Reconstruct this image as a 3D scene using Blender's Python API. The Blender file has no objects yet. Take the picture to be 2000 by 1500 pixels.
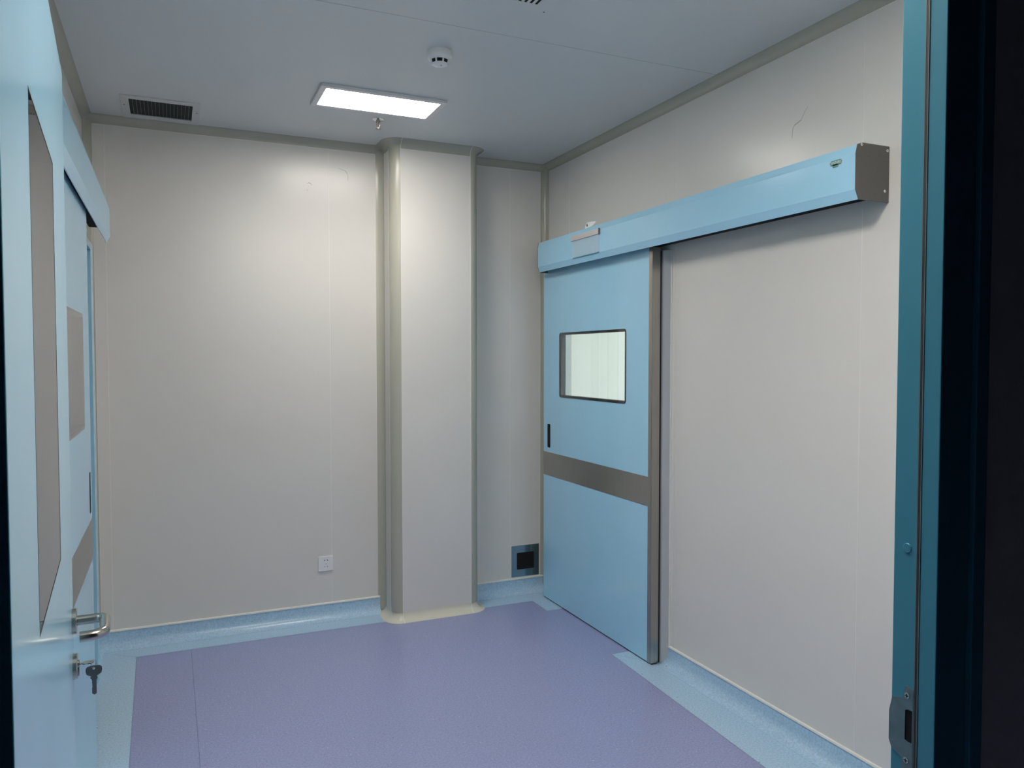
import bpy, bmesh, math, random
from mathutils import Vector, Matrix
random.seed(3)
sc = bpy.context.scene
C = sc.collection

# ------------------------------------------------------------------ camera
F_PX = 1493.26
CAM = Vector((0, 0, 1.54))
yaw, pit, rol = math.radians(24.0448), math.radians(-1.9989), math.radians(-0.0283)
fw = Vector((math.sin(yaw)*math.cos(pit), math.cos(yaw)*math.cos(pit), math.sin(pit)))
rt = Vector((math.cos(yaw), -math.sin(yaw), 0)); up = rt.cross(fw)
rt2 = math.cos(rol)*rt + math.sin(rol)*up; up2 = -math.sin(rol)*rt + math.cos(rol)*up
cd = bpy.data.cameras.new('camera'); cam = bpy.data.objects.new('camera', cd); C.objects.link(cam)
M = Matrix((rt2, up2, -fw)).transposed().to_4x4(); M.translation = CAM
cam.matrix_world = M
cd.sensor_width = 36; cd.lens = F_PX*36/2000; cd.clip_start = .02; cd.clip_end = 60
sc.camera = cam

# ------------------------------------------------------------------ world, exposure
w = bpy.data.worlds.new('world'); sc.world = w; w.use_nodes = True
w.node_tree.nodes['Background'].inputs[0].default_value = (.55, .65, 1, 1)
w.node_tree.nodes['Background'].inputs[1].default_value = .0011
sc.view_settings.view_transform = 'Standard'; sc.view_settings.look = 'None'
sc.view_settings.gamma = 1; sc.view_settings.exposure = 1.66
LAMP_FAR, LAMP_NEAR = 9.4, 22.5     # the two ceiling panels' diffuser emission
BEAM_FAR, BEAM_NEAR, SPREAD = 1.0, 1.0, 125   # their downward beam (watts) and its spread (degrees)
LAMP_NEXT = 9.2                      # panel of the neighbouring room

# ------------------------------------------------------------------ room measures (metres)
B, R, H, L = 4.5076, 2.2555, 2.785, .395     # back wall y, right wall x, ceiling z, left wall -x
FY, FY0 = .787, .708                         # front wall: room face, corridor face
CV = .042                                    # cove radius
JR, JL = .969, -.1366                         # clear edges of the near doorway
DT = 2.145

# ------------------------------------------------------------------ materials
def nt(m): return m.node_tree.nodes, m.node_tree.links
def pbsdf(name, col, rough=.5, metal=0, spec=.5, **kw):
    m = bpy.data.materials.new(name); m.use_nodes = True
    b = m.node_tree.nodes['Principled BSDF']
    b.inputs['Base Color'].default_value = (*col, 1); b.inputs['Roughness'].default_value = rough
    b.inputs['Metallic'].default_value = metal; b.inputs['Specular IOR Level'].default_value = spec
    for k_, v in kw.items(): b.inputs[k_.replace('_', ' ')].default_value = v
    return m
def vary(m, scale, amt, bump=0, stretch=(1, 1, 1), detail=4):
    """soft procedural variation of the base colour and a fine bump"""
    n, l = nt(m); b = n['Principled BSDF']; col = tuple(b.inputs['Base Color'].default_value)
    tc = n.new('ShaderNodeTexCoord'); mp = n.new('ShaderNodeMapping'); mp.inputs['Scale'].default_value = stretch
    no = n.new('ShaderNodeTexNoise'); no.inputs['Scale'].default_value = scale; no.inputs['Detail'].default_value = detail
    l.new(tc.outputs['Object'], mp.inputs[0]); l.new(mp.outputs[0], no.inputs['Vector'])
    r = n.new('ShaderNodeValToRGB'); r.color_ramp.elements[0].position = .3; r.color_ramp.elements[1].position = .7
    r.color_ramp.elements[0].color = tuple(c*(1-amt) for c in col[:3])+(1,); r.color_ramp.elements[1].color = tuple(min(1, c*(1+amt)) for c in col[:3])+(1,)
    l.new(no.outputs[0], r.inputs[0]); l.new(r.outputs[0], b.inputs['Base Color'])
    if bump:
        bp = n.new('ShaderNodeBump'); bp.inputs['Strength'].default_value = bump; bp.inputs['Distance'].default_value = .001
        l.new(no.outputs[0], bp.inputs['Height']); l.new(bp.outputs[0], b.inputs['Normal'])
    return m
def vinyl(name, col, light, dark):
    """sheet vinyl with sparse pale and dark flecks"""
    m = pbsdf(name, col, .27, spec=.5); n, l = nt(m); b = n['Principled BSDF']
    tc = n.new('ShaderNodeTexCoord')
    base = n.new('ShaderNodeTexNoise'); base.inputs['Scale'].default_value = 130; base.inputs['Detail'].default_value = 3
    l.new(tc.outputs['Object'], base.inputs['Vector'])
    r0 = n.new('ShaderNodeValToRGB'); e = r0.color_ramp.elements
    e[0].position = .35; e[1].position = .65; e[0].color = tuple(c*.90 for c in col)+(1,); e[1].color = tuple(c*1.10 for c in col)+(1,)
    l.new(base.outputs[0], r0.inputs[0]); last = r0.outputs[0]
    for sc_, thr, keep, fc in ((55, .10, .86, light), (40, .09, .88, dark)):
        v = n.new('ShaderNodeTexVoronoi'); v.inputs['Scale'].default_value = sc_; l.new(tc.outputs['Object'], v.inputs['Vector'])
        a = n.new('ShaderNodeMath'); a.operation = 'LESS_THAN'; a.inputs[1].default_value = thr; l.new(v.outputs['Distance'], a.inputs[0])
        sp = n.new('ShaderNodeSeparateColor'); l.new(v.outputs['Color'], sp.inputs[0])
        g = n.new('ShaderNodeMath'); g.operation = 'GREATER_THAN'; g.inputs[1].default_value = keep; l.new(sp.outputs[0], g.inputs[0])
        mu = n.new('ShaderNodeMath'); mu.operation = 'MULTIPLY'; l.new(a.outputs[0], mu.inputs[0]); l.new(g.outputs[0], mu.inputs[1])
        mx = n.new('ShaderNodeMix'); mx.data_type = 'RGBA'; l.new(mu.outputs[0], mx.inputs[0]); l.new(last, mx.inputs[6]); mx.inputs[7].default_value = (*fc, 1)
        last = mx.outputs[2]
    l.new(last, b.inputs['Base Color']); return m
def emis(name, col, s):
    m = bpy.data.materials.new(name); m.use_nodes = True; n, l = nt(m); n.clear()
    e = n.new('ShaderNodeEmission'); o = n.new('ShaderNodeOutputMaterial'); e.inputs[0].default_value = (*col, 1); e.inputs[1].default_value = s
    l.new(e.outputs[0], o.inputs[0]); return m
def glassm(name, tint=(1, 1, 1)):
    m = pbsdf(name, tint, 0.0, spec=.5); m.node_tree.nodes['Principled BSDF'].inputs['Transmission Weight'].default_value = 1
    m.node_tree.nodes['Principled BSDF'].inputs['IOR'].default_value = 1.5; return m

WALL = vary(pbsdf('wall_panel_paint', (.71, .69, .65), .29, spec=.55), 3, .012)
SEAM = pbsdf('caulk_white', (.80, .79, .74), .5)
CEIL = vary(pbsdf('ceiling_panel_paint', (.64, .665, .668), .40, spec=.45), 2.5, .012)
CSEAM = pbsdf('ceiling_joint', (.46, .48, .49), .6)
COVE = vary(pbsdf('cove_aluminium_paint', (.44, .435, .365), .24, spec=.5), 5, .02)
COVEB = vary(pbsdf('cove_base_paint', (.66, .64, .54), .22, spec=.5), 5, .02)
BLUE = vary(pbsdf('door_blue_paint', (.39, .70, .89), .15, spec=.62), 4, .012)
JAMB = vary(pbsdf('frame_blue_paint', (.062, .27, .36), .38, spec=.4), 4, .02)
STEEL = vary(pbsdf('brushed_stainless', (.44, .42, .385), .30, 1), 6, .05, .12, (60, 60, 1))
CHROME = vary(pbsdf('satin_nickel', (.50, .48, .43), .22, 1), 30, .06)
KEYM = vary(pbsdf('key_nickel', (.30, .30, .28), .30, 1), 40, .08)
CAPG = vary(pbsdf('end_cap_grey_plastic', (.115, .112, .105), .55), 200, .10, .15)
BLACK = pbsdf('black_rubber_and_shade', (.006, .006, .007), .6)
HOLE = pbsdf('dark_hollow', (.004, .004, .004), .9)
SPACER = pbsdf('glazing_spacer', (.17, .18, .18), .45)
WHITE = pbsdf('white_plastic', (.80, .80, .80), .35)
LFRAME = pbsdf('lamp_frame_white', (.70, .70, .71), .35)
PURPLE = vinyl('vinyl_lilac', (.298, .330, .55), (.62, .64, .78), (.14, .15, .28))
PALE = vinyl('vinyl_pale_blue', (.41, .59, .76), (.50, .64, .78), (.06, .08, .16))
WELD = pbsdf('vinyl_weld', (.13, .17, .30), .5)
GRILLE = vary(pbsdf('filter_mesh', (.070, .075, .075), .7), 900, .5)
SLAT = pbsdf('grille_slat', (.42, .43, .43), .4)
GLASS = glassm('window_glass')
SLEEVE = pbsdf('clear_sleeve', (.85, .9, .92), .18, spec=.5, Alpha=.22)
RED = pbsdf('red_glass_bulb', (.30, .02, .02), .1)
PAPER = pbsdf('tag_white', (.92, .91, .90), .5)
GREEN = pbsdf('sticker_green', (.13, .30, .24), .5)
GREENL = pbsdf('sticker_letters', (.50, .68, .68), .5)
SCUFF = pbsdf('scuff_grey', (.42, .41, .39), .5)
NEXTW = vary(pbsdf('next_room_wall_paint', (.66, .72, .68), .5), 3, .01)
NEXTC = pbsdf('next_room_cove_paint', (.50, .55, .49), .4)
WOODL = pbsdf('dark_corridor_paint', (.25, .26, .28), .6)

# ------------------------------------------------------------------ helpers
def setmat(bm, n0, mi):
    bm.faces.ensure_lookup_table()
    for f in bm.faces[n0:]: f.material_index = mi
def box(bm, x0, x1, y0, y1, z0, z1, mi=0):
    n0 = len(bm.faces)
    v = [bm.verts.new((x, y, z)) for z in (z0, z1) for x, y in ((x0, y0), (x1, y0), (x1, y1), (x0, y1))]
    for q in ((3, 2, 1, 0), (4, 5, 6, 7), (0, 1, 5, 4), (1, 2, 6, 5), (2, 3, 7, 6), (3, 0, 4, 7)): bm.faces.new([v[i] for i in q])
    setmat(bm, n0, mi)
def prism(bm, pts, axis, a0, a1, mi=0):
    """closed polygon extruded along an axis; pts are the two other coordinates in x,y,z order"""
    n0 = len(bm.faces)
    def P(p, a):
        return {'x': (a, p[0], p[1]), 'y': (p[0], a, p[1]), 'z': (p[0], p[1], a)}[axis]
    A = [bm.verts.new(P(p, a0)) for p in pts]; Bv = [bm.verts.new(P(p, a1)) for p in pts]
    n = len(pts)
    for i in range(n): bm.faces.new((A[i], A[(i+1) % n], Bv[(i+1) % n], Bv[i]))
    bm.faces.new(A[::-1]); bm.faces.new(Bv); setmat(bm, n0, mi)
def ring(bm, outer, inner, axis, a0, a1, mi=0):
    """loop between two outlines with the same count, extruded"""
    n0 = len(bm.faces)
    def P(p, a): return {'x': (a, p[0], p[1]), 'y': (p[0], a, p[1]), 'z': (p[0], p[1], a)}[axis]
    O0 = [bm.verts.new(P(p, a0)) for p in outer]; O1 = [bm.verts.new(P(p, a1)) for p in outer]
    I0 = [bm.verts.new(P(p, a0)) for p in inner]; I1 = [bm.verts.new(P(p, a1)) for p in inner]
    n = len(outer)
    for i in range(n):
        j = (i+1) % n
        bm.faces.new((O0[i], O0[j], O1[j], O1[i])); bm.faces.new((I0[i], I1[i], I1[j], I0[j]))
        bm.faces.new((O0[i], I0[i], I0[j], O0[j])); bm.faces.new((O1[i], O1[j], I1[j], I1[i]))
    setmat(bm, n0, mi)
def rrect(x0, x1, y0, y1, r, n=5):
    out = []
    for cx, cy, a in ((x1-r, y0+r, -90), (x1-r, y1-r, 0), (x0+r, y1-r, 90), (x0+r, y0+r, 180)):
        for i in range(n+1):
            t = math.radians(a+90*i/n); out.append((cx+r*math.cos(t), cy+r*math.sin(t)))
    return out
def tube(bm, pts, r, seg=14, mi=0, caps=True, sx=1, ref=Vector((0, 0, 1))):
    n0 = len(bm.faces); pts = [Vector(p) for p in pts]; rings = []
    for i, p in enumerate(pts):
        d = (pts[min(i+1, len(pts)-1)]-pts[max(i-1, 0)]).normalized()
        a = d.cross(ref)
        if a.length < 1e-3: a = d.cross(Vector((1, 0, 0)))
        a.normalize(); b = a.cross(d)
        rr = r[i] if isinstance(r, (list, tuple)) else r
        rings.append([bm.verts.new(p+a*rr*sx*math.cos(2*math.pi*k/seg)+b*rr*math.sin(2*math.pi*k/seg)) for k in range(seg)])
    for i in range(len(rings)-1):
        for k in range(seg): bm.faces.new((rings[i][k], rings[i][(k+1) % seg], rings[i+1][(k+1) % seg], rings[i+1][k]))
    if caps: bm.faces.new(rings[0][::-1]); bm.faces.new(rings[-1])
    setmat(bm, n0, mi)
def lathe(bm, prof, o=(0, 0, 0), seg=32, mi=0, ax='z'):
    """prof: (radius, height) turned about an axis through o"""
    n0 = len(bm.faces); rs = []
    for r, h in prof:
        rr = []
        for k in range(seg):
            a = 2*math.pi*k/seg; c, s = r*math.cos(a), r*math.sin(a)
            p = {'z': (c, s, h), 'y': (c, h, s), 'x': (h, c, s)}[ax]
            rr.append(bm.verts.new((p[0]+o[0], p[1]+o[1], p[2]+o[2])))
        rs.append(rr)
    for i in range(len(rs)-1):
        for k in range(seg): bm.faces.new((rs[i][k], rs[i][(k+1) % seg], rs[i+1][(k+1) % seg], rs[i+1][k]))
    bm.faces.new(rs[0][::-1]); bm.faces.new(rs[-1]); setmat(bm, n0, mi)
def sweep(bm, path, prof, mi=0):
    """path: (x, y, nx, ny) with outward normal; prof: (offset, z) open profile, given thickness by the caller"""
    n0 = len(bm.faces)
    rows = [[bm.verts.new((x+nx*o, y+ny*o, z)) for o, z in prof] for x, y, nx, ny in path]
    m = len(prof)
    for a, b in zip(rows, rows[1:]):
        for i in range(m): bm.faces.new((a[i], b[i], b[(i+1) % m], a[(i+1) % m]))
    bm.faces.new(rows[0]); bm.faces.new(rows[-1][::-1]); setmat(bm, n0, mi)
def obj(name, bm, mats, parent=None, smooth=False, bevel=0, label=None):
    bmesh.ops.remove_doubles(bm, verts=bm.verts, dist=1e-6)
    bmesh.ops.recalc_face_normals(bm, faces=bm.faces)
    me = bpy.data.meshes.new(name); bm.to_mesh(me); bm.free()
    for m in (mats if isinstance(mats, (list, tuple)) else [mats]): me.materials.append(m)
    o = bpy.data.objects.new(name, me); C.objects.link(o)
    if parent: o.parent = parent
    if label: o['label'] = label
    if smooth:
        me.polygons.foreach_set('use_smooth', [True]*len(me.polygons))
        me.set_sharp_from_angle(angle=math.radians(smooth if smooth is not True else 35))
    if bevel:
        b = o.modifiers.new('bevel', 'BEVEL'); b.width = bevel; b.segments = 2; b.limit_method = 'ANGLE'; b.angle_limit = math.radians(40)
    return o
def N(): return bmesh.new()
def struct(o, label=None, cat=None):
    o['kind'] = 'structure'
    if label: o['label'] = label
    if cat: o['category'] = cat
    return o
def tag(o, label, cat, group=None):
    o['label'] = label; o['category'] = cat
    if group: o['group'] = group
    return o
def empty(name, loc=(0, 0, 0), rz=0):
    o = bpy.data.objects.new(name, None); C.objects.link(o); o.location = loc; o.rotation_euler = (0, 0, rz); o.empty_display_size = .05; return o
def at(root, o):
    """parts are modelled in world coordinates; hang them on a root that stands elsewhere"""
    o.parent = root; o.matrix_parent_inverse = Matrix.Translation(-Vector(root.location)); return o

# ------------------------------------------------------------------ floor and ceiling
def poly(bm, pts, z, mi):
    f = bm.faces.new([bm.verts.new((x, y, z)) for x, y in pts]); f.material_index = mi
    if f.normal.z < 0: f.normal_flip()
bm = N()
FX0, FX1 = -.182, 2.066
box(bm, -L-.06, R+.075, -.6, B+.06, -.05, -.0012, 1)
poly(bm, [(-.125, .70), (1.950, .70), (2.015, 2.18), (2.067, 3.365), (FX1, 4.315), (FX0, 4.330), (-.165, 3.16)], 0, 0)
poly(bm, [(2.068, 3.365), (R+.075, 3.365), (R+.075, 4.11), (2.068, 4.11)], 0, 0)
poly(bm, [(-.125, .70), (-.165, 3.16), (FX0, 4.330), (-L, B), (-L, .70)], 0, 1)
poly(bm, [(FX0, 4.330), (FX1, 4.315), (R, B), (-L, B)], 0, 1)
poly(bm, [(FX1, 4.315), (2.068, 4.11), (R+.075, 4.11), (R+.075, B), (R, B)], 0, 1)
poly(bm, [(2.067, 3.365), (2.015, 2.18), (1.950, .70), (R, .70), (R+.075, 3.365)], 0, 1)
poly(bm, [(-.125, .70), (-.125, -.6), (1.950, -.6), (1.950, .70)], 0, 0)
def weld(bm, a, b, wd=.0028, mi=2):
    a, b = Vector((*a, .0006)), Vector((*b, .0006)); d = (b-a).normalized(); n_ = Vector((-d.y, d.x, 0))*wd/2
    f = bm.faces.new([bm.verts.new(p) for p in (a-n_, b-n_, b+n_, a+n_)]); f.material_index = mi
for a, b in (((.077, 4.322), (.083, .70)), ((2.067, 4.11), (2.067, 3.365)), ((2.068, 3.365), (2.2, 3.365)), ((2.068, 4.11), (2.2, 4.11)),
             ((FX0, 4.33), (-.30, 4.42)), ((FX0, 4.33), (FX1, 4.315)), ((-.165, 3.16), (FX0, 4.33)), ((-.125, .7), (-.165, 3.16)),
             ((FX1, 4.315), (2.067, 4.11)), ((2.067, 3.365), (2.015, 2.18)), ((2.015, 2.18), (1.95, .7)), ((2.075, 3.36), (2.165, 3.24))):
    weld(bm, a, b, .0018)
struct(obj('floor', bm, [PURPLE, PALE, WELD]))

bm = N()
box(bm, -L-.06, R+.06, FY0, B+.06, H, H+.05)
box(bm, -L, R, 2.7525-.0012, 2.7525+.0012, H-.0006, H, 1)
box(bm, -L, R, 1.5725-.0012, 1.5725+.0012, H-.0006, H, 1)
struct(obj('ceiling', bm, [CEIL, CSEAM]))

# ------------------------------------------------------------------ walls
def seam_y(bm, x, z0, z1, y, s=-1, wd=.0026):        # vertical joint on a wall facing +-y
    box(bm, x-wd/2, x+wd/2, min(y, y+s*.0008), max(y, y+s*.0008), z0, z1, 1)
def seam_x(bm, y, z0, z1, x, s=-1, wd=.0026):
    box(bm, min(x, x+s*.0008), max(x, x+s*.0008), y-wd/2, y+wd/2, z0, z1, 1)
bm = N()
box(bm, -L-.06, R+.075, B, B+.06, 0, H)
for x in (-.298, .850, 1.996): seam_y(bm, x, .1, H-CV, B)
for x in (-L+CV, 1.123, 1.742, R-CV): seam_y(bm, x, .1, H-CV, B, wd=.002)
box(bm, -L+CV, 1.12, B-.0008, B, H-CV-.0015, H-CV+.0010, 1); box(bm, 1.745, R-CV, B-.0008, B, H-CV-.0015, H-CV+.001, 1)
def smear(bm, pts, place, wd, mi=2):                  # a thin rubbed mark with its own outline
    for (a, b), wv in zip(zip(pts, pts[1:]), wd):
        d = (Vector(b)-Vector(a)).normalized(); n_ = Vector((-d.y, d.x))*wv
        f = bm.faces.new([bm.verts.new(place(*(Vector(p)+s*n_))) for p, s in ((a, -1), (b, -1), (b, 1), (a, 1))]); f.material_index = mi
smear(bm, [(.727, 2.535), (.737, 2.540), (.748, 2.537), (.752, 2.527)], lambda u, v: (u, B-.0009, v), (.0012, .0022, .0012))
smear(bm, [(.726, 2.50), (.731, 2.495)], lambda u, v: (u, B-.0009, v), (.0016,))
smear(bm, [(.905, 2.64), (.945, 2.628), (.96, 2.61), (.962, 2.57)], lambda u, v: (u, B-.0009, v), (.001, .0015, .001))
struct(obj('wall_back', bm, [WALL, SEAM, SCUFF]))

DY0, DY1, DZ = 3.245, 4.300, 2.06                     # opening behind the right sliding leaf
bm = N()
box(bm, R, R+.075, FY0, DY0, 0, H); box(bm, R, R+.075, DY1, B, 0, H); box(bm, R, R+.075, DY0, DY1, DZ, H)
for y in (1.994, 3.108, 4.19): seam_x(bm, y, .1 if y < 3.12 else 2.27, H-CV, R)
box(bm, R-.0008, R, FY, B-CV, H-CV-.0015, H-CV+.001, 1)
smear(bm, [(2.335, 2.440), (2.325, 2.452), (2.29, 2.462), (2.27, 2.492), (2.255, 2.505)], lambda u, v: (R-.0009, u, v), (.0010, .002, .0012, .0010))
smear(bm, [(2.335, 2.440), (2.337, 2.405)], lambda u, v: (R-.0009, u, v), (.001,))
struct(obj('wall_right', bm, [WALL, SEAM, SCUFF]))

LY0, LY1 = 2.95, 4.05                                 # opening behind the left sliding leaf
bm = N()
box(bm, -L-.075, -L, FY0, LY0, 0, H); box(bm, -L-.075, -L, LY1, B, 0, H); box(bm, -L-.075, -L, LY0, LY1, DZ, H)
for y in (1.7,): seam_x(bm, y, .1, H-CV, -L, 1)
box(bm, -L, -L+.0008, FY, B-CV, H-CV-.0015, H-CV+.001, 1)
struct(obj('wall_left', bm, [WALL, SEAM]))

bm = N()
box(bm, -L-.06, JL-.045, FY0+.004, FY, 0, H); box(bm, JR+.045, R+.075, FY0+.004, FY, 0, H); box(bm, JL-.045, JR+.045, FY0+.004, FY, DT+.03, H)
for x in (1.6,): seam_y(bm, x, .1, H-CV, FY, 1)
struct(obj('wall_front', bm, [WALL, SEAM]))

# column boxed into the back wall, with rounded metal corners
CX0, CX1, CY, CR = 1.165, 1.702, 4.30, .055
def colpath(n=9, y_end=B):
    p = [(CX0, y_end, -1, 0), (CX0, CY+CR, -1, 0)]
    for i in range(n+1):
        a = math.radians(180+90*i/n); p.append((CX0+CR+CR*math.cos(a), CY+CR+CR*math.sin(a), math.cos(a), math.sin(a)))
    for i in range(n+1):
        a = math.radians(270+90*i/n); p.append((CX1-CR+CR*math.cos(a), CY+CR+CR*math.sin(a), math.cos(a), math.sin(a)))
    p += [(CX1, CY+CR, 1, 0), (CX1, y_end, 1, 0)]
    return p
bm = N()
box(bm, CX0+CR, CX1-CR, CY, B, 0, H); box(bm, CX0, CX0+CR, CY+CR, B, 0, H); box(bm, CX1-CR, CX1, CY+CR, B, 0, H)
col = struct(obj('wall_column', bm, [WALL]))
for x0, a0 in ((CX0+CR, 180), (CX1-CR, 270)):
    bm = N()
    pts = [(x0+(CR+.0015)*math.cos(math.radians(a0+90*i/12)), CY+CR+(CR+.0015)*math.sin(math.radians(a0+90*i/12))) for i in range(13)]+[(x0, CY+CR)]
    prism(bm, pts, 'z', .045, H-CV, 0)
    ex = x0
    box(bm, ex-.0014, ex+.0014, CY-.002, CY, .045, H-CV, 1)
    sx = CX0 if a0 == 180 else CX1
    box(bm, sx-.002, sx+.002, CY+CR-.001, CY+CR+.0015, .045, H-CV, 1)
    obj('corner_profile', bm, [COVE, SEAM], col, smooth=True)

# ------------------------------------------------------------------ coves (concave quarter rounds), named trim_<n>
def cove_prof(c, n=8, zc=None, upw=True):
    """(offset, z) closed outline: concave quarter between wall and ceiling (zc) or floor (0)"""
    pts = []
    for i in range(n+1):
        a = math.radians(90*i/n)
        o_ = c-c*math.cos(a)*1.0; z_ = c-c*math.sin(a)
        # circle centred at (c, c below the ceiling): from (0, c) to (c, 0)
        pts.append((c-c*math.cos(a), c-c*math.sin(a)))
    if upw: out = [(o_, zc-d) for o_, d in pts]+[(c, zc), (0, zc)]
    else: out = [(o_, d) for o_, d in pts]+[(c, 0), (0, 0)]
    return out
tn = [0]
def trim(bm, mats):
    tn[0] += 1; return struct(obj('trim_%d' % tn[0], bm, mats, smooth=40))
up_ = cove_prof(CV, zc=H)
bm = N(); sweep(bm, [(-L, B, 0, -1), (CX0, B, 0, -1)], up_); trim(bm, [COVE])
bm = N(); sweep(bm, [(CX1, B, 0, -1), (R, B, 0, -1)], up_); trim(bm, [COVE])
bm = N(); sweep(bm, [(R, B, -1, 0), (R, FY, -1, 0)], up_); trim(bm, [COVE])
bm = N(); sweep(bm, [(-L, FY, 1, 0), (-L, B, 1, 0)], up_); trim(bm, [COVE])
bm = N(); sweep(bm, [(-L, FY, 0, 1), (R, FY, 0, 1)], up_); trim(bm, [COVE])
bm = N(); sweep(bm, colpath(), cove_prof(CV+.006, zc=H)); 
def joint(bm, x, prof, d):
    for (o1, z1), (o2, z2) in zip(prof, prof[1:]):
        f = bm.faces.new([bm.verts.new(p) for p in ((x-.0011, CY-o1-.0006, z1+d), (x+.0011, CY-o1-.0006, z1+d), (x+.0011, CY-o2-.0006, z2+d), (x-.0011, CY-o2-.0006, z2+d))]); f.material_index = 1
for x in (CX0+CR, CX1-CR): joint(bm, x, cove_prof(CV+.006, zc=H)[:9], -.0006)
trim(bm, [COVE, SEAM])
bm = N(); sweep(bm, colpath(), cove_prof(.048, upw=False))
for x in (CX0+CR, CX1-CR): joint(bm, x, cove_prof(.048, upw=False)[:9], .0006)
trim(bm, [COVEB, SEAM])
def vcove(cx, cy, sx, sy, c, z0, z1):                 # vertical concave quarter in an inside corner
    bm = N(); pts = []
    for i in range(9):
        a = math.radians(90*i/8); pts.append((cx+sx*(c-c*math.cos(a)), cy+sy*(c-c*math.sin(a))))
    pts += [(cx, cy)] if False else [(cx+sx*c, cy), (cx, cy)]
    prism(bm, pts[:9]+[(cx, cy)], 'z', z0, z1); return trim(bm, [COVE])
vcove(-L, B, 1, -1, CV, .02, H-.01)
vcove(R, B, -1, -1, CV, .02, H-.01)
vcove(CX0, B, -1, -1, CV, .02, H-.01)
vcove(CX1, B, 1, -1, CV, .02, H-.01)
vcove(-L, FY, 1, 1, CV, .02, H-.01)
vcove(R, FY, -1, 1, CV, .02, H-.01)

# ------------------------------------------------------------------ coved vinyl skirting
SK = .092
def skirt_prof(c=.052, t=.0035):
    pts = [(0, SK), (t, SK)]
    for i in range(9):
        a = math.radians(90*i/8); pts.append((t+c-c*math.cos(a), .0008+c-c*math.sin(a)))
    pts += [(t+c, 0), (0, 0)]
    return pts
def skirt(name, path):
    bm = N(); sweep(bm, path, skirt_prof(), 0)
    sweep(bm, path, [(0, SK-.001), (.007, SK-.001), (.006, SK+.006), (.001, SK+.009), (0, SK+.009)], 1)
    return struct(obj(name, bm, [PALE, SEAM], smooth=40))
skirt('baseboard_back', [(-L, B, 0, -1), (CX0-.03, B, 0, -1)])
skirt('baseboard_recess', [(CX1+.025, B, 0, -1), (R, B, 0, -1)])
skirt('baseboard_right', [(R, 3.150, -1, 0), (R, FY, -1, 0)])
skirt('baseboard_left', [(-L, FY, 1, 0), (-L, LY0-.02, 1, 0)])
skirt('baseboard_corner', [(-L, LY1+.11, 1, 0), (-L, B, 1, 0)])
skirt('baseboard_front', [(R, FY, 0, 1), (JR+.07, FY, 0, 1)][::-1])

# ------------------------------------------------------------------ neighbouring room seen through the right window
bm = N(); x0, x1, y0, y1 = R+.075, 5.2, 2.4, 5.75
box(bm, x0, x1, y1, y1+.05, 0, H); struct(obj('wall_next_room_back', bm, [NEXTW]))
bm = N(); box(bm, x1, x1+.05, y0, y1, 0, H); struct(obj('wall_next_room_right', bm, [NEXTW]))
bm = N(); box(bm, x0, x1, y0-.05, y0, 0, H); struct(obj('wall_next_room_front', bm, [NEXTW]))
bm = N(); box(bm, x0, x1, y0, y1, H, H+.05); struct(obj('ceiling_next_room', bm, [NEXTW]))
bm = N(); box(bm, x0, x1, y0, y1, -.05, 0); struct(obj('floor_next_room', bm, [PALE]))
bm = N(); box(bm, 2.75, 3.115, y1-.02, y1, 0, H); trim(bm, [NEXTC])
bm = N(); box(bm, x0, x0+.02, B+.06, y1, 0, H); struct(obj('wall_next_room_left', bm, [NEXTW]))
# store room behind the left sliding leaf (unlit)
bm = N(); xa = -L-.075
box(bm, xa-1.2, xa-1.15, 2.4, 4.6, 0, H); box(bm, xa-1.2, xa, 2.35, 2.4, 0, H); box(bm, xa-1.2, xa, 4.6, 4.65, 0, H)
struct(obj('wall_side_room', bm, [WALL]))
bm = N(); box(bm, xa-1.2, xa, 2.35, 4.65, -.05, 0); struct(obj('floor_side_room', bm, [PALE]))
bm = N(); box(bm, xa-1.2, xa, 2.35, 4.65, 2.4, 2.45); struct(obj('ceiling_side_room', bm, [CEIL]))

# ------------------------------------------------------------------ ceiling panel lamps
def lamp(x0, x1, y0, y1, strength, beam, label, mat_name, group=None):
    root = empty('ceiling_light', ((x0+x1)/2, (y0+y1)/2, H))
    bm = N(); b = .028
    ring(bm, rrect(x0, x1, y0, y1, .004, 2), rrect(x0+b, x1-b, y0+b, y1-b, .002, 2), 'z', H-.014, H)
    at(root, obj('lamp_frame', bm, LFRAME, bevel=.0015))
    bm = N(); box(bm, x0+b, x1-b, y0+b, y1-b, H-.0125, H-.009)
    at(root, obj('diffuser', bm, emis(mat_name, (1, .94, .87), strength)))
    ld = bpy.data.lights.new('panel_beam', 'AREA'); ld.shape = 'RECTANGLE'; ld.size = x1-x0-2*b; ld.size_y = y1-y0-2*b
    ld.energy = beam; ld.spread = math.radians(SPREAD); ld.color = (1, .94, .87)
    lo = bpy.data.objects.new('panel_beam', ld); C.objects.link(lo); lo.parent = root; lo.location = (0, 0, -.0132)
    tag(root, label, 'ceiling light', group)
    return root
lamp(.642, 1.246, 3.556, 3.858, LAMP_FAR, BEAM_FAR, 'lit flat rectangular ceiling light panel in front of the column', 'panel_light_far')
lamp(.48, 1.084, 1.16, 1.462, LAMP_NEAR, BEAM_NEAR, 'lit flat rectangular ceiling light panel above the near doorway', 'panel_light_near')
lamp(3.2, 4.4, 3.7, 4.3, LAMP_NEXT, 6, 'lit ceiling light panel in the room behind the right sliding door', 'panel_light_next')

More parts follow.
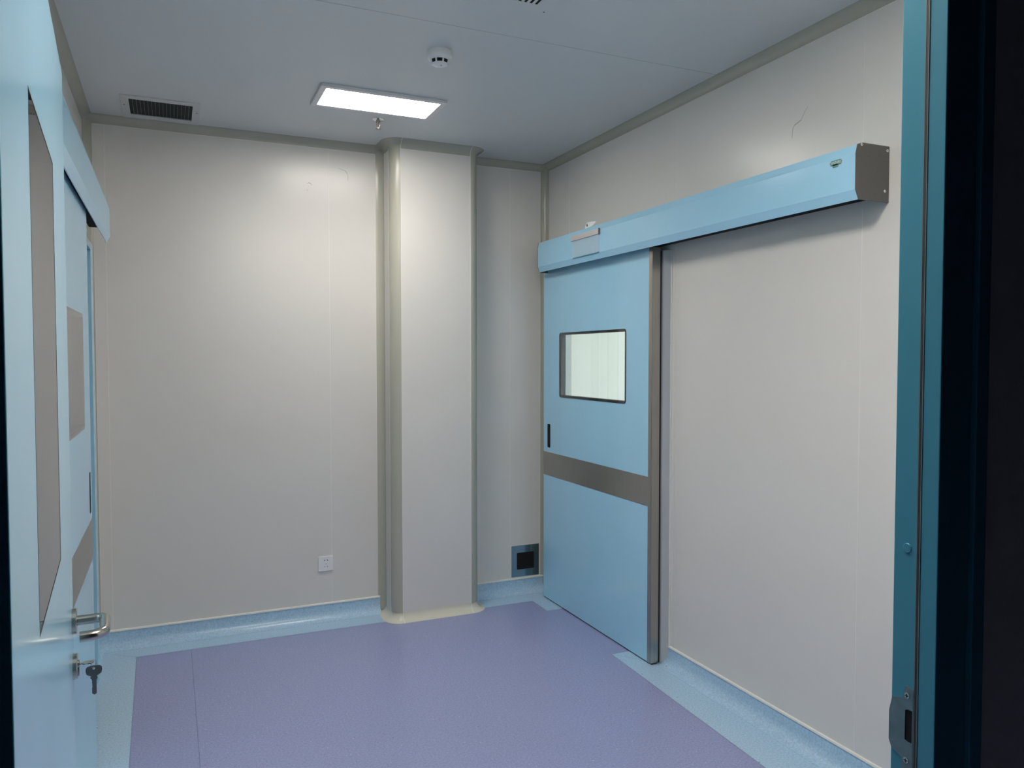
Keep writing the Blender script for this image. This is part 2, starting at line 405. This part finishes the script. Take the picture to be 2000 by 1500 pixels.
# ------------------------------------------------------------------ smoke detector
sx, sy = 1.020, 3.008
root = empty('smoke_detector', (sx, sy, H)); tag(root, 'round white smoke detector on the ceiling between lamp and vent', 'smoke detector')
bm = N(); lathe(bm, [(.049, H), (.049, H-.010), (.0505, H-.012), (.0505, H-.024), (.047, H-.031), (.040, H-.036)], (sx, sy, 0), 40)
at(root, obj('base', bm, WHITE, smooth=40))
bm = N(); lathe(bm, [(.036, H-.036), (.033, H-.048)], (sx, sy, 0), 40); at(root, obj('sensing_chamber', bm, HOLE, smooth=40, label='black slotted sensing chamber'))
bm = N()
lathe(bm, [(.030, H-.0475), (.033, H-.0485), (.031, H-.0525), (.022, H-.0555), (.005, H-.0565)], (sx, sy, 0), 40)
for k in range(8):
    a = 2*math.pi*(k+.5)/8+math.radians(-109.0)
    cx, cy = sx+.0355*math.cos(a), sy+.0355*math.sin(a); t = Vector((-math.sin(a), math.cos(a)))*.0028; r_ = Vector((math.cos(a), math.sin(a)))*.0025
    v = []
    for z, sh in ((H-.035, .003), (H-.050, -.001)):
        for s1, s2 in ((-1, -1), (1, -1), (1, 1), (-1, 1)):
            p = Vector((cx, cy))+t*s1+r_*s2+Vector((math.cos(a), math.sin(a)))*sh; v.append(bm.verts.new((p.x, p.y, z)))
    for q in ((0, 1, 2, 3), (7, 6, 5, 4), (0, 4, 5, 1), (1, 5, 6, 2), (2, 6, 7, 3), (3, 7, 4, 0)): bm.faces.new([v[i] for i in q])
at(root, obj('cover', bm, WHITE, smooth=30))
bm = N(); lathe(bm, [(.0035, H-.0560), (.003, H-.0575)], (sx+.004, sy-.006, 0), 12); at(root, obj('indicator', bm, SPACER))

# ------------------------------------------------------------------ sprinkler
px, py = 1.011, 3.985
root = empty('sprinkler_head', (px, py, H)); tag(root, 'small pendent fire sprinkler with red bulb on the ceiling', 'sprinkler')
bm = N(); lathe(bm, [(.032, H), (.031, H-.002), (.024, H-.005), (.013, H-.007)], (px, py, 0), 32); at(root, obj('escutcheon', bm, pbsdf('bright_chrome', (.62, .66, .70), .22, 1), smooth=True))
bm = N(); lathe(bm, [(.011, H-.006), (.0115, H-.014), (.009, H-.0145)], (px, py, 0), 20)
for s in (-1, 1):
    d = Vector((math.cos(yaw), -math.sin(yaw), 0))*s
    o_ = Vector((px, py, 0))
    tube(bm, [o_+d*.0095+Vector((0, 0, H-.013)), o_+d*.0085+Vector((0, 0, H-.028)), o_+d*.006+Vector((0, 0, H-.037)), o_+d*.001+Vector((0, 0, H-.042))], .0016, 8)
lathe(bm, [(.0035, H-.040), (.0035, H-.047)], (px, py, 0), 12)
at(root, obj('frame_arms', bm, CHROME, smooth=True))
bm = N(); lathe(bm, [(.0012, H-.015), (.0024, H-.019), (.0024, H-.032), (.0012, H-.036)], (px, py, 0), 12); at(root, obj('bulb', bm, RED, smooth=True, label='red glass bulb'))
bm = N(); lathe(bm, [(.013, H-.047), (.013, H-.0482)], (px, py, 0), 24)
for k in range(12):
    a = 2*math.pi*k/12; tube(bm, [(px+.011*math.cos(a), py+.011*math.sin(a), H-.0476), (px+.0145*math.cos(a), py+.0145*math.sin(a), H-.0484)], .0011, 6)
at(root, obj('deflector', bm, CHROME))

# ------------------------------------------------------------------ ceiling vents
vx0, vx1, vy0, vy1 = -.203, .153, 4.088, 4.452
ix0, ix1, iy0, iy1 = -.168, .118, 4.134, 4.392
root = empty('ceiling_vent', ((vx0+vx1)/2, (vy0+vy1)/2, H)); tag(root, 'white framed ceiling vent with dark louvred grille in the far left corner', 'vent')
bm = N(); ring(bm, rrect(vx0, vx1, vy0, vy1, .002, 1), rrect(ix0, ix1, iy0, iy1, .001, 1), 'z', H-.006, H); at(root, obj('vent_frame', bm, pbsdf('vent_frame_white', (.60, .61, .60), .4), bevel=.001))
bm = N(); box(bm, ix0, ix1, iy0, iy1, H-.0008, H-.0003); at(root, obj('filter', bm, GRILLE))
bm = N()
for k in range(1, 17):
    x = ix0+(ix1-ix0)*k/17; box(bm, x-.0004, x+.0004, iy0, iy1, H-.005, H-.001)
for k in range(1, 36):
    y = iy0+(iy1-iy0)*k/36; box(bm, ix0, ix1, y-.0009, y+.0009, H-.0032, H-.001, 1)
at(root, obj('grille', bm, [SLAT, pbsdf('grille_dark_blade', (.05, .055, .055), .5)]))
for x, y in ((-.190, 4.235), (.139, 4.237)):
    bm = N(); lathe(bm, [(.0035, H-.006), (.003, H-.0072)], (x, y, 0), 12); at(root, obj('screw', bm, BLACK))
root = empty('ceiling_vent', (1.02, 2.26, H)); tag(root, 'flat white ceiling vent with black slots at the top edge of the photo', 'vent')
bm = N(); a0, a1, b0, b1 = .79, 1.262, 2.00, 2.530
c0, c1, d0, d1 = .868, 1.204, 2.075, 2.468
ring(bm, [(a0, b0), (a1, b0), (a1, b1), (a0, b1)], [(c0, d0), (c1, d0), (c1, d1), (c0, d1)], 'z', H-.0025, H); at(root, obj('face_plate', bm, CEIL))
bm = N(); box(bm, c0, c1, d0, d1, H-.0008, H-.0003); at(root, obj('duct_opening', bm, HOLE))
bm = N(); n_ = 16
for k in range(n_+1):
    x = c0+(c1-c0)*k/n_; prism(bm, [(x-.006, H-.0005), (x+.004, H-.0028), (x+.0046, H-.0026), (x-.004, H-.0005)], 'y', d0, d1)
at(root, obj('louvre_blades', bm, CEIL))
for x, y in ((1.246, 2.508), (.806, 2.508), (1.246, 2.02), (.806, 2.02)):
    bm = N(); lathe(bm, [(.0033, H-.002), (.003, H-.0038)], (x, y, 0), 12); at(root, obj('screw', bm, CAPG))

# ------------------------------------------------------------------ wall socket
root = empty('wall_socket', (.812, B, .332)); tag(root, 'square white five-hole power socket low on the back wall', 'socket')
bm = N(); prism(bm, rrect(.769, .855, .289, .375, .004, 3), 'y', B-.009, B); at(root, obj('cover_plate', bm, WHITE, bevel=.0015))
cx, cz = .814, .332
def hole(cx_, cz_, w_, h_, ang):
    bm = N(); c_, s_ = math.cos(math.radians(ang)), math.sin(math.radians(ang))
    pts = [(cx_+c_*u-s_*v, cz_+s_*u+c_*v) for u, v in ((-w_, -h_), (w_, -h_), (w_, h_), (-w_, h_))]
    prism(bm, pts, 'y', B-.0094, B-.0088); at(root, obj('socket_hole', bm, HOLE))
hole(cx-.008, cz+.021, .0035, .0022, 20); hole(cx+.008, cz+.021, .0035, .0022, -20)
hole(cx, cz-.001, .0012, .0032, 0); hole(cx-.0075, cz-.017, .0011, .0032, 32); hole(cx+.0075, cz-.017, .0011, .0032, -32)

# ------------------------------------------------------------------ recessed foot switch
root = empty('foot_switch', (2.103, B, .21)); tag(root, 'square stainless foot switch plate with black recess low beside the right door', 'foot switch')
bm = N(); o4 = rrect(2.005, 2.203, .106, .312, .002, 2); i4 = rrect(2.043, 2.167, .154, .264, .006, 2)
ring(bm, o4, i4, 'y', B-.004, B); at(root, obj('steel_plate', bm, pbsdf('polished_stainless', (.42, .44, .46), .13, 1)))
bm = N(); prism(bm, i4, 'y', B-.0012, B-.0004); at(root, obj('recess', bm, HOLE, label='black opening'))
bm = N(); ring(bm, rrect(2.002, 2.206, .102, .315, .002, 2), o4, 'y', B-.003, B); at(root, obj('caulk_bead', bm, SEAM))

# ------------------------------------------------------------------ sliding doors
def leaf(name, sgn, xf, y0, y1, wy0, wy1, slot_y, label, edge_near=True):
    """xf: x of the front face; sgn +1: leaf on the right wall (faces -x), -1: on the left wall (faces +x)"""
    T = .042
    xa_, xb_ = (xf, xf+T) if sgn > 0 else (xf-T, xf)
    z0, z1 = .008, 2.082; wz0, wz1 = 1.296, 1.689
    root = empty(name, (xf, (y0+y1)/2, 0)); struct(root, label, 'sliding door')
    def FX(d): return xf-sgn*d                       # d metres proud of the face
    hz0, hz1, hy0, hy1 = wz0+.012, wz1-.012, wy0+.010, wy1-.010
    bm = N()
    box(bm, xa_, xb_, y0+.002, hy0, z0, z1); box(bm, xa_, xb_, hy1, y1, z0, z1)
    box(bm, xa_, xb_, hy0, hy1, z0, hz0); box(bm, xa_, xb_, hy0, hy1, hz1, z1)
    pan = at(root, obj('door_panel', bm, BLUE))
    bm = N(); ring(bm, rrect(wy0, wy1, wz0, wz1, .018, 5), rrect(hy0, hy1, hz0, hz1, .006, 5), 'x', FX(.0006), FX(-.006))
    fr = at(root, obj('window_frame', bm, BLACK, label='black rubber window surround'))
    bm = N(); m_ = .0012
    for a, b, c, d in ((hy0, hy0+m_, hz0, hz1), (hy1-m_, hy1, hz0, hz1)): box(bm, min(FX(-.006), FX(-.036)), max(FX(-.006), FX(-.036)), a, b, c, d)
    for a, b, c, d in ((hy0, hy1, hz0, hz0+m_), (hy0, hy1, hz1-m_, hz1)): box(bm, min(FX(-.006), FX(-.036)), max(FX(-.006), FX(-.036)), a, b, c, d, 1)  # top and bottom spacers coloured black for the shade inside the reveal
    at(root, obj('glazing_spacer', bm, [SPACER, BLACK]))
    bm = N(); prism(bm, rrect(wy0, wy1, wz0, wz1, .018, 5), 'x', FX(.0032), FX(.0008)); at(root, obj('window_pane', bm, GLASS))
    bm = N(); a, b = sorted((FX(-.036), FX(-.039))); box(bm, a, b, hy0, hy1, hz0, hz1); at(root, obj('window_pane', bm, GLASS))
    bm = N(); prism(bm, rrect(slot_y-.020, slot_y+.020, .972, 1.121, .008, 4), 'x', FX(.0004), FX(-.004)); at(root, obj('recessed_handle', bm, HOLE, label='narrow black finger slot'))
    bm = N(); box(bm, min(FX(.0015), FX(-.001)), max(FX(.0015), FX(-.001)), y0+.030, y1, .795, .943); at(root, obj('kick_band', bm, STEEL, label='horizontal stainless steel band'))
    # folded steel edge on the near end
    bm = N(); t = .0015
    a, b = sorted((FX(t), FX(-T-t)))
    box(bm, a, b, y0-t, y0+.002, z0, z1); a, b = sorted((FX(t), FX(0))); box(bm, a, b, y0, y0+.030, z0, z1)
    at(root, obj('edge_trim', bm, STEEL, label='stainless steel edge strip'))
    bm = N(); a, b = sorted((FX(-.006), FX(-T+.006))); box(bm, a, b, y0, y1, 0.001, z0); at(root, obj('bottom_seal', bm, BLACK))
    return root
leaf('door_2', 1, 2.170, 3.165, 4.366, 3.402, 4.150, 4.293, 'pale blue sliding door with a window and steel band, closed, on the right wall')
leaf('door_3', -1, -.276, 2.02, 3.225, 2.26, 2.995, 3.165, 'pale blue sliding door on the left wall seen edge-on behind the open swing door')

# casings of the two sliding doors
bm = N()
GREYC = vary(pbsdf('casing_grey', (.50, .51, .52), .35), 4, .02)
prism(bm, [(R, 3.128), (R, 3.245), (2.228, 3.245), (2.228, 3.160), (2.236, 3.150)], 'z', 0.0, 2.068, 0)
box(bm, 2.228, R, DY0, DY1, DZ-.02, DZ+.03, 0)
box(bm, R-.006, R, 3.121, 3.1278, .09, 2.068, 3)
box(bm, R-.001, R, 3.082, 3.084, .1, 2.07, 3)
box(bm, 2.228, R, DY1, 4.440, 0.0, 2.068, 1)
box(bm, 2.206, 2.228, 3.172, 3.182, .004, 2.066, 2)
struct(obj('door_frame_right', bm, [GREYC, STEEL, BLACK, SEAM], bevel=.001), 'grey and stainless casing around the right sliding door', 'door frame')
bm = N()
box(bm, -L, -.332, LY1, LY1+.10, 0, 2.04); box(bm, -L, -.332, LY0-.10, LY0, 0, 2.04); box(bm, -L, -.332, LY0-.10, LY1+.10, 2.04, 2.075)
struct(obj('door_frame_left', bm, [BLUE, JAMB], bevel=.001), 'pale blue casing strip behind the left sliding door', 'door frame')

# ------------------------------------------------------------------ operator housings above the sliding doors
def housing(sgn, xw, xfr, y0, y1, label, cap_far_open):
    root = empty('sliding_door_housing', (xw, (y0+y1)/2, 2.07)); tag(root, label, 'door housing')
    D = abs(xfr-xw)
    def X(d): return xw-sgn*(d if d > .05 else d+.001)     # d metres out from the wall
    z0, z1 = 2.070, 2.258
    outer = [(0, z1), (D-.028, z1), (D-.008, z1-.006), (D-.002, z1-.030), (D, z1-.036), (D, z0+.032), (D-.014, z0)]
    t = .003
    inner = [(0, z1-t), (D-.028, z1-t), (D-.010, z1-.009), (D-.002-t, z1-.030), (D-t, z1-.036), (D-t, z0+.032), (D-.014-t*1.2, z0)]
    bm = N(); prism(bm, [(X(d), z) for d, z in outer+inner[::-1]], 'y', y0+.003, y1-.003)
    cov = at(root, obj('cover', bm, BLUE, label='pale blue folded metal cover'))
    capo = [(0, z1+.001), (D-.028, z1+.001), (D-.006, z1-.006), (D+.001, z1-.036), (D+.001, z0+.032), (D-.014, z0-.001), (0, z0-.001)]
    bm = N(); prism(bm, [(X(d), z) for d, z in capo], 'y', y0, y0+.003)
    cap = at(root, obj('end_cap', bm, CAPG, label='dark grey end plate'))
    if not cap_far_open:
        bm = N(); prism(bm, [(X(d), z) for d, z in capo], 'y', y1-.003, y1); at(root, obj('end_cap', bm, CAPG, label='dark grey end plate'))
    # aluminium track and beam inside
    bm = N(); a, b = sorted((X(0), X(.035))); box(bm, a, b, y0+.006, y1-.006, 2.105, z1-.006)
    a, b = sorted((X(.035), X(.062))); box(bm, a, b, y0+.006, y1-.10, 2.100, 2.112)
    at(root, obj('track', bm, pbsdf('track_aluminium', (.45, .46, .47), .3, .9)))
    bm = N(); a, b = sorted((X(.066), X(D-.012))); box(bm, a, b, y0+.006, y1-.05, 2.13, z1-.008)
    a, b = sorted((X(.0), X(.034))); box(bm, a, b, y0+.006, y1-.006, 2.094, 2.104)
    at(root, obj('hollow_shade', bm, HOLE))  # near-black filler boxes: the shade of the housing's hollow put into colour
    if sgn > 0:
        for d, z in ((.132, z1-.006), (.010, z1-.014), (.020, z0+.036)):
            bm = N(); lathe(bm, [(.0046, y0-.0002), (.0046, y0-.0018), (.0036, y0-.0026), (.0018, y0-.0016)], (X(d), 0, z), 14, 0, 'y'); o = obj('screw', bm, WHITE); o.parent = cap
            bm = N(); lathe(bm, [(.0018, y0-.0018), (.0016, y0-.0027)], (X(d), 0, z), 8, 0, 'y')
            o2 = obj('screw_socket', bm, BLACK); o2.parent = cap
    return root, cov
hr, hcov = housing(1, R, 2.100, 1.885, 4.314, 'long pale blue track housing above the right sliding door', False)
housing(-1, -L, -.248, 1.30, 4.01, 'long pale blue track housing above the left sliding door', True)

# green sticker on the right housing
root = hr
bm = N(); xs = 2.0992
def oval(bm, cy_, cz_, wy, wz, x0_, x1_, mi=0):
    prism(bm, rrect(cy_-wy, cy_+wy, cz_-wz, cz_+wz, wz*.98, 6), 'x', x0_, x1_, mi)
oval(bm, 1.970, 2.2085, .0270, .0090, xs, 2.1002); oval(bm, 1.972, 2.1980, .0130, .0060, xs, 2.1002)
stk = at(hr, obj('sticker', bm, GREEN, label='small green lettered sticker'))
def text_mesh(body, size, mat, parent_root, loc, rot, name='lettering'):
    cu = bpy.data.curves.new(name, 'FONT'); cu.body = body; cu.size = size; cu.align_x = 'CENTER'; cu.align_y = 'CENTER'; cu.extrude = .0001; cu.resolution_u = 3; cu.offset = .0002
    t = bpy.data.objects.new(name, cu); C.objects.link(t)
    bpy.context.view_layer.update(); dg = bpy.context.evaluated_depsgraph_get()
    me = bpy.data.meshes.new_from_object(t.evaluated_get(dg)); bpy.data.objects.remove(t)
    me.materials.clear(); me.materials.append(mat)
    Mx = Matrix.Translation(loc) @ rot
    me.transform(Mx); o = bpy.data.objects.new(name, me); C.objects.link(o); return o
RX = Matrix(((0, 0, -1), (-1, 0, 0), (0, 1, 0))).to_4x4()      # text read when looking towards +x
t = text_mesh('OWNRO', .0145, GREENL, hr, Vector((xs-.0003, 1.970, 2.2085)), RX)
t.parent = stk

# sign holder on the right housing
root = empty('sign_holder', (2.10, 3.71, 2.16)); tag(root, 'silver bar with an empty clear sign sleeve on the right door housing', 'sign holder')
bm = N(); box(bm, 2.0915, 2.0998, 3.557, 3.868, 2.199, 2.227); box(bm, 2.089, 2.0998, 3.552, 3.557, 2.195, 2.229, 1)
at(root, obj('clip_bar', bm, [pbsdf('clip_silver', (.72, .68, .66), .35, .3), SPACER], bevel=.001, label='silver clip bar'))
bm = N(); box(bm, 2.0965, 2.0978, 3.562, 3.852, 2.102, 2.199); at(root, obj('clear_sleeve', bm, SLEEVE, label='transparent plastic sleeve'))
bm = N(); box(bm, 2.0945, 2.0990, 3.562, 3.850, 2.1005, 2.1035); at(root, obj('sleeve_lip', bm, JAMB))
bm = N()
prism(bm, [(3.766, 2.258), (3.762, 2.276), (3.742, 2.290), (3.66, 2.284), (3.64, 2.278), (3.69, 2.262)], 'x', 2.128, 2.1295)
at(root, obj('hanging_tab', bm, PAPER, label='small white tab with an oval hole'))
bm = N(); lathe(bm, [(.008, 2.1272), (.008, 2.1278)], (0, 3.742, 2.274), 14, 0, 'x'); at(root, obj('tab_hole', bm, CAPG))

# ------------------------------------------------------------------ near doorway: frame, strike plate, caps
root = empty('door_1', (JL, FY, 0)); struct(root, 'open pale blue swing door with tall glass panel and lever handle in its blue frame', 'door')
SJ, YR, YS = .017, .7520, .7345                      # stop depth, start of the rebate, end of the stop
def jamb(xe, s):
    """s=+1 right jamb (clear face looks to -x)"""
    bm = N()
    def bx_(d0, d1, y0, y1, z0, z1, mi=0):
        a, b = sorted((xe+s*d0, xe+s*d1)); box(bm, a, b, y0, y1, z0, z1, mi)
    bx_(0, .045, YR, FY+.004, 0, DT+.004)           # rebate
    bx_(.010, .045, YS+.001, YR, 0, DT+.004)           # groove bottom
    bx_(-(SJ if s > 0 else .004), .045, FY0, YS, 0, DT+.004)
    # the left jamb has a shallow stop and a thin outer lip
    if s < 0: bx_(-.0195, .045, FY0-.008, FY0-.004, 0, DT+.004); bx_(.0, .045, FY0-.004, FY0, 0, DT+.004)
    bx_(.045, .085, FY, FY+.010, 0, DT+.045) ; bx_(.045, .070, FY0-.008, FY0+.004, 0, DT+.045)
    return bm
f1 = at(root, obj('door_frame', jamb(JR, 1), JAMB, bevel=.0012, label='dark teal right jamb'))
f2 = at(root, obj('door_frame', jamb(JL, -1), JAMB, bevel=.0012))
bm = N(); box(bm, JL-.045, JR+.045, FY0, FY+.004, DT+.004, DT+.05); box(bm, JL-.045, JR+.045, FY0, YS, DT-.012, DT+.006); at(root, obj('door_frame', bm, JAMB, bevel=.0012))
for xe, s, SJ in ((JR, 1, .017), (JL, -1, .004)):
    bm = N(); a, b = sorted((xe-s*(SJ-.002), xe+s*.010))
    tube(bm, [((a+b)/2, (YS+YR)/2, .01), ((a+b)/2, (YS+YR)/2, DT)], .0055, 10, 0)
    at(root, obj('door_seal', bm, BLACK, smooth=True, label='black rubber seal'))
    bm = N(); a, b = sorted((xe-s*.0012, xe+s*.002)); box(bm, a, b, YR, YR+.0016, 0, DT)
    a, b = sorted((xe-s*(SJ+.0008), xe-s*.001)); box(bm, a, b, YS-.0003, YS+.0012, 0, DT)
    at(root, obj('seal_lip', bm, SPACER))
k_ = JR/.889
def ZJ(z): return 1.54-(1.54-z)*k_
bm = N()
yl, yr = .7885, YR+.0018
YM, YC = YR+.0145, YR+.0035
out = [(yr, ZJ(1.097)+.004), (YM, ZJ(1.1)+.003), (YR+.0195, ZJ(1.085)), (yl, ZJ(1.080)), (yl+.005, ZJ(1.060)), (yl+.005, ZJ(1.020)), (yl, ZJ(1.010)), (YR+.0195, ZJ(1.004)), (YR+.0195, ZJ(.955)), (yr, ZJ(.950))]
inn = [(yr+.0012, ZJ(1.0720)), (YR+.0058, ZJ(1.0722)), (YR+.0075, ZJ(1.0722)), (YR+.0102, ZJ(1.0722)), (YR+.0145, ZJ(1.070)), (YR+.0145, ZJ(1.030)), (YR+.0102, ZJ(1.0285)), (YR+.0075, ZJ(1.0285)), (YR+.0058, ZJ(1.0285)), (yr+.0012, ZJ(1.0285))]
ring(bm, out, inn, 'x', JR-.0016, JR)
st = at(root, obj('strike_plate', bm, vary(pbsdf('strike_steel', (.20, .23, .23), .42, .85), 60, .1), label='steel latch strike plate'))
bm = N(); prism(bm, inn, 'x', JR-.0004, JR-.0001); o = at(root, obj('latch_hole', bm, HOLE)); 
for z in (ZJ(1.0905), ZJ(1.003)):
    bm = N(); lathe(bm, [(.0046, JR-.0016), (.0043, JR-.0026), (.002, JR-.0030)], (0, YR+.0115, z), 14, 0, 'x')
    o = obj('screw', bm, CHROME); o.parent = st
    bm = N(); box(bm, JR-.0034, JR-.0028, YR+.0086, YR+.0144, z-.0006, z+.0006); box(bm, JR-.0034, JR-.0028, YR+.0109, YR+.0121, z-.0028, z+.0028)
    o = obj('screw_slot', bm, BLACK); o.parent = st
bm = N(); lathe(bm, [(.0072, JR), (.0070, JR-.0007), (.0064, JR-.0012)], (0, YR+.0165, ZJ(1.287)), 20, 0, 'x'); at(root, obj('plug_cap', bm, JAMB, smooth=True))

# ------------------------------------------------------------------ swing leaf (open against the left wall)
LW, LT = 1.105, .045
ang = math.atan2(.9983, -.0588)
# local frame of the leaf: x from hinge to free edge, y away from the room, z up
HM = Matrix.Translation((-.1366, .787, 0)) @ Matrix.Rotation(ang, 4, 'Z')
def leafpart(o, parent=None):
    o.data.transform(HM)
    if parent is None: at(root, o)
    else: o.parent = parent
    return o
pu0, pu1, pz0, pz1 = .327, .747, 1.187, 1.875
bm = N()
for a, b, c, d in ((0.0, pu0, .012, 2.14), (pu1, LW-.010, .012, 2.14), (pu0, pu1, .012, pz0), (pu0, pu1, pz1, 2.14)):
    box(bm, a, b, 0, LT, c, d)
dl = leafpart(obj('door_leaf', bm, BLUE))
bm = N(); box(bm, LW-.010, LW, .002, LT-.002, .012, 2.14); leafpart(obj('leaf_edge', bm, BLUE, bevel=.0015), dl)
bm = N(); e_ = .0025
ring(bm, [(pu0, pz0), (pu1, pz0), (pu1, pz1), (pu0, pz1)], [(pu0+e_, pz0+e_), (pu1-e_, pz0+e_), (pu1-e_, pz1-e_), (pu0+e_, pz1-e_)], 'y', -.0002, LT+.0002)
leafpart(obj('glazing_gasket', bm, BLACK, label='thin black glazing gasket'), dl)
for d in (.0001, LT-.0036):
    bm = N(); box(bm, pu0+e_, pu1-e_, d, d+.0035, pz0+e_, pz1-e_); leafpart(obj('glass_panel', bm, GLASS), dl)
hu, hz = LW-.050, .982
bm = N(); lathe(bm, [(.027, 0), (.027, -.0075), (.0255, -.009), (.012, -.009)], (hu, 0, hz), 36, 0, 'y'); leafpart(obj('handle_rose', bm, CHROME, smooth=40), dl)
bm = N(); pts = [(hu, -.006, hz), (hu, -.040, hz)]
rb = .016; outd = .062
for i in range(7):
    a = math.radians(90*i/6); pts.append((hu-rb+rb*math.cos(a), -(outd-rb)-rb*math.sin(a), hz))
le = .112
for i in range(9):
    a = math.radians(90*i/8); pts.append((hu-le+.028-.028*math.sin(a), -outd+.028-.028*math.cos(a), hz))
pts.append((hu-le, -.018, hz))
pts = pts[:2]+pts[2:]
tube(bm, pts, .0104, 20); leafpart(obj('lever_handle', bm, CHROME, smooth=50, label='bent tubular lever handle'), dl)
kz = .885
bm = N(); lathe(bm, [(.027, 0), (.027, -.0075), (.0255, -.009), (.010, -.009)], (hu, 0, kz), 36, 0, 'y'); leafpart(obj('keyhole_rose', bm, CHROME, smooth=40), dl)
bm = N(); lathe(bm, [(.0085, -.008), (.0085, -.012), (.0075, -.0125)], (hu, 0, kz+.004), 20, 0, 'y'); prism(bm, rrect(hu-.005, hu+.005, kz-.022, kz+.004, .0045, 4), 'y', -.0118, -.008)
leafpart(obj('lock_cylinder', bm, CHROME, smooth=40), dl)
for z in (.35, 1.1, 1.85):
    bm = N(); tube(bm, [(.004, LT+.006, z-.05), (.004, LT+.006, z+.05)], .007, 12); leafpart(obj('hinge', bm, CHROME, smooth=40), dl)

# ------------------------------------------------------------------ keys
def key_mesh():
    """blade along -z, bow on top, in the xz plane, thickness along y; the ring hole is near the top"""
    bm = N(); bow = []
    for x, z in ((-.0045, -.0215), (-.0085, -.0195), (-.0125, -.0165), (-.0138, -.010), (-.0135, -.004), (-.0105, -.0002), (0, .0012), (.0105, -.0002), (.0135, -.004), (.0138, -.010), (.0125, -.0165), (.0085, -.0195), (.0045, -.0215)):
        bow.append((x, z))
    n = len(bow); hole_ = []
    for i in range(n):                                # square-ish hole matched vertex to vertex
        a = math.radians(-90-360*(i+.5)/n); hole_.append((.0022*math.cos(a), -.0052+.0026*math.sin(a)))
    ring(bm, bow, hole_, 'y', -.001, .001)
    sh = [(-.0045, -.0213), (-.0062, -.0240), (-.0062, -.0262), (-.0045, -.0270), (-.0040, -.030), (-.0030, -.032), (-.0040, -.035), (-.0030, -.0375), (-.0034, -.041), (-.0026, -.0435), (-.0038, -.047), (-.0034, -.052), (-.0038, -.0575), (0, -.0615), (.0040, -.0590), (.0043, -.030), (.0060, -.0262), (.0060, -.0240), (.0045, -.0213)]
    prism(bm, sh, 'y', -.001, .001)
    box(bm, -.0006, .0006, -.0013, -.0009, -.057, -.027, 1)
    return bm
LM = HM
def world(u, off, z): return LM @ Vector((u, -off, z))
# key in the lock: blade into the cylinder, bow standing out of it, flat side nearly level
ki = obj('key', key_mesh(), [CHROME, BLACK], bevel=.0003)
p = world(hu, .0165+.0215, kz+.004)                   # shoulder point
# local -z -> towards the door (+y of the leaf), local x -> along the leaf, tilted
ax_z = -(LM.to_3x3() @ Vector((0, 1, 0))); ax_x = (LM.to_3x3() @ Vector((math.cos(math.radians(-6)), 0, math.sin(math.radians(-6))))); ax_y = ax_z.cross(ax_x)
Mk = Matrix((ax_x, ax_y, ax_z)).transposed().to_4x4(); Mk.translation = p
ki.data.transform(Mk)
tag(ki, 'nickel key pushed into the lock below the door lever', 'key')
rc = world(hu, .0385, kz+.004-.0055)
vd = (rc-CAM); vd.z = 0; vd.normalize(); side = Vector((vd.y, -vd.x, 0))
bm = N(); rr = .0085; ra = (side*.55+vd*.83).normalized()
pts = [rc+ra*rr*math.cos(math.radians(t_))+Vector((0, 0, rr*math.sin(math.radians(t_)))) for t_ in range(-250, 100, 12)]
tube(bm, pts, .0007, 8)
tag(obj('key_ring', bm, KEYM, smooth=True), 'thin wire ring joining the two keys', 'key ring')
kh = obj('key', key_mesh(), [KEYM, BLACK], bevel=.0003)
Mh = Matrix((side, -vd, Vector((0, 0, 1)))).transposed().to_4x4(); Mh.translation = rc+Vector((0, 0, -rr+.0045))
kh.data.transform(Mh @ Matrix.Diagonal((1.13, 1, 1.02, 1)))
tag(kh, 'dark key hanging from the wire ring below the lock', 'key')
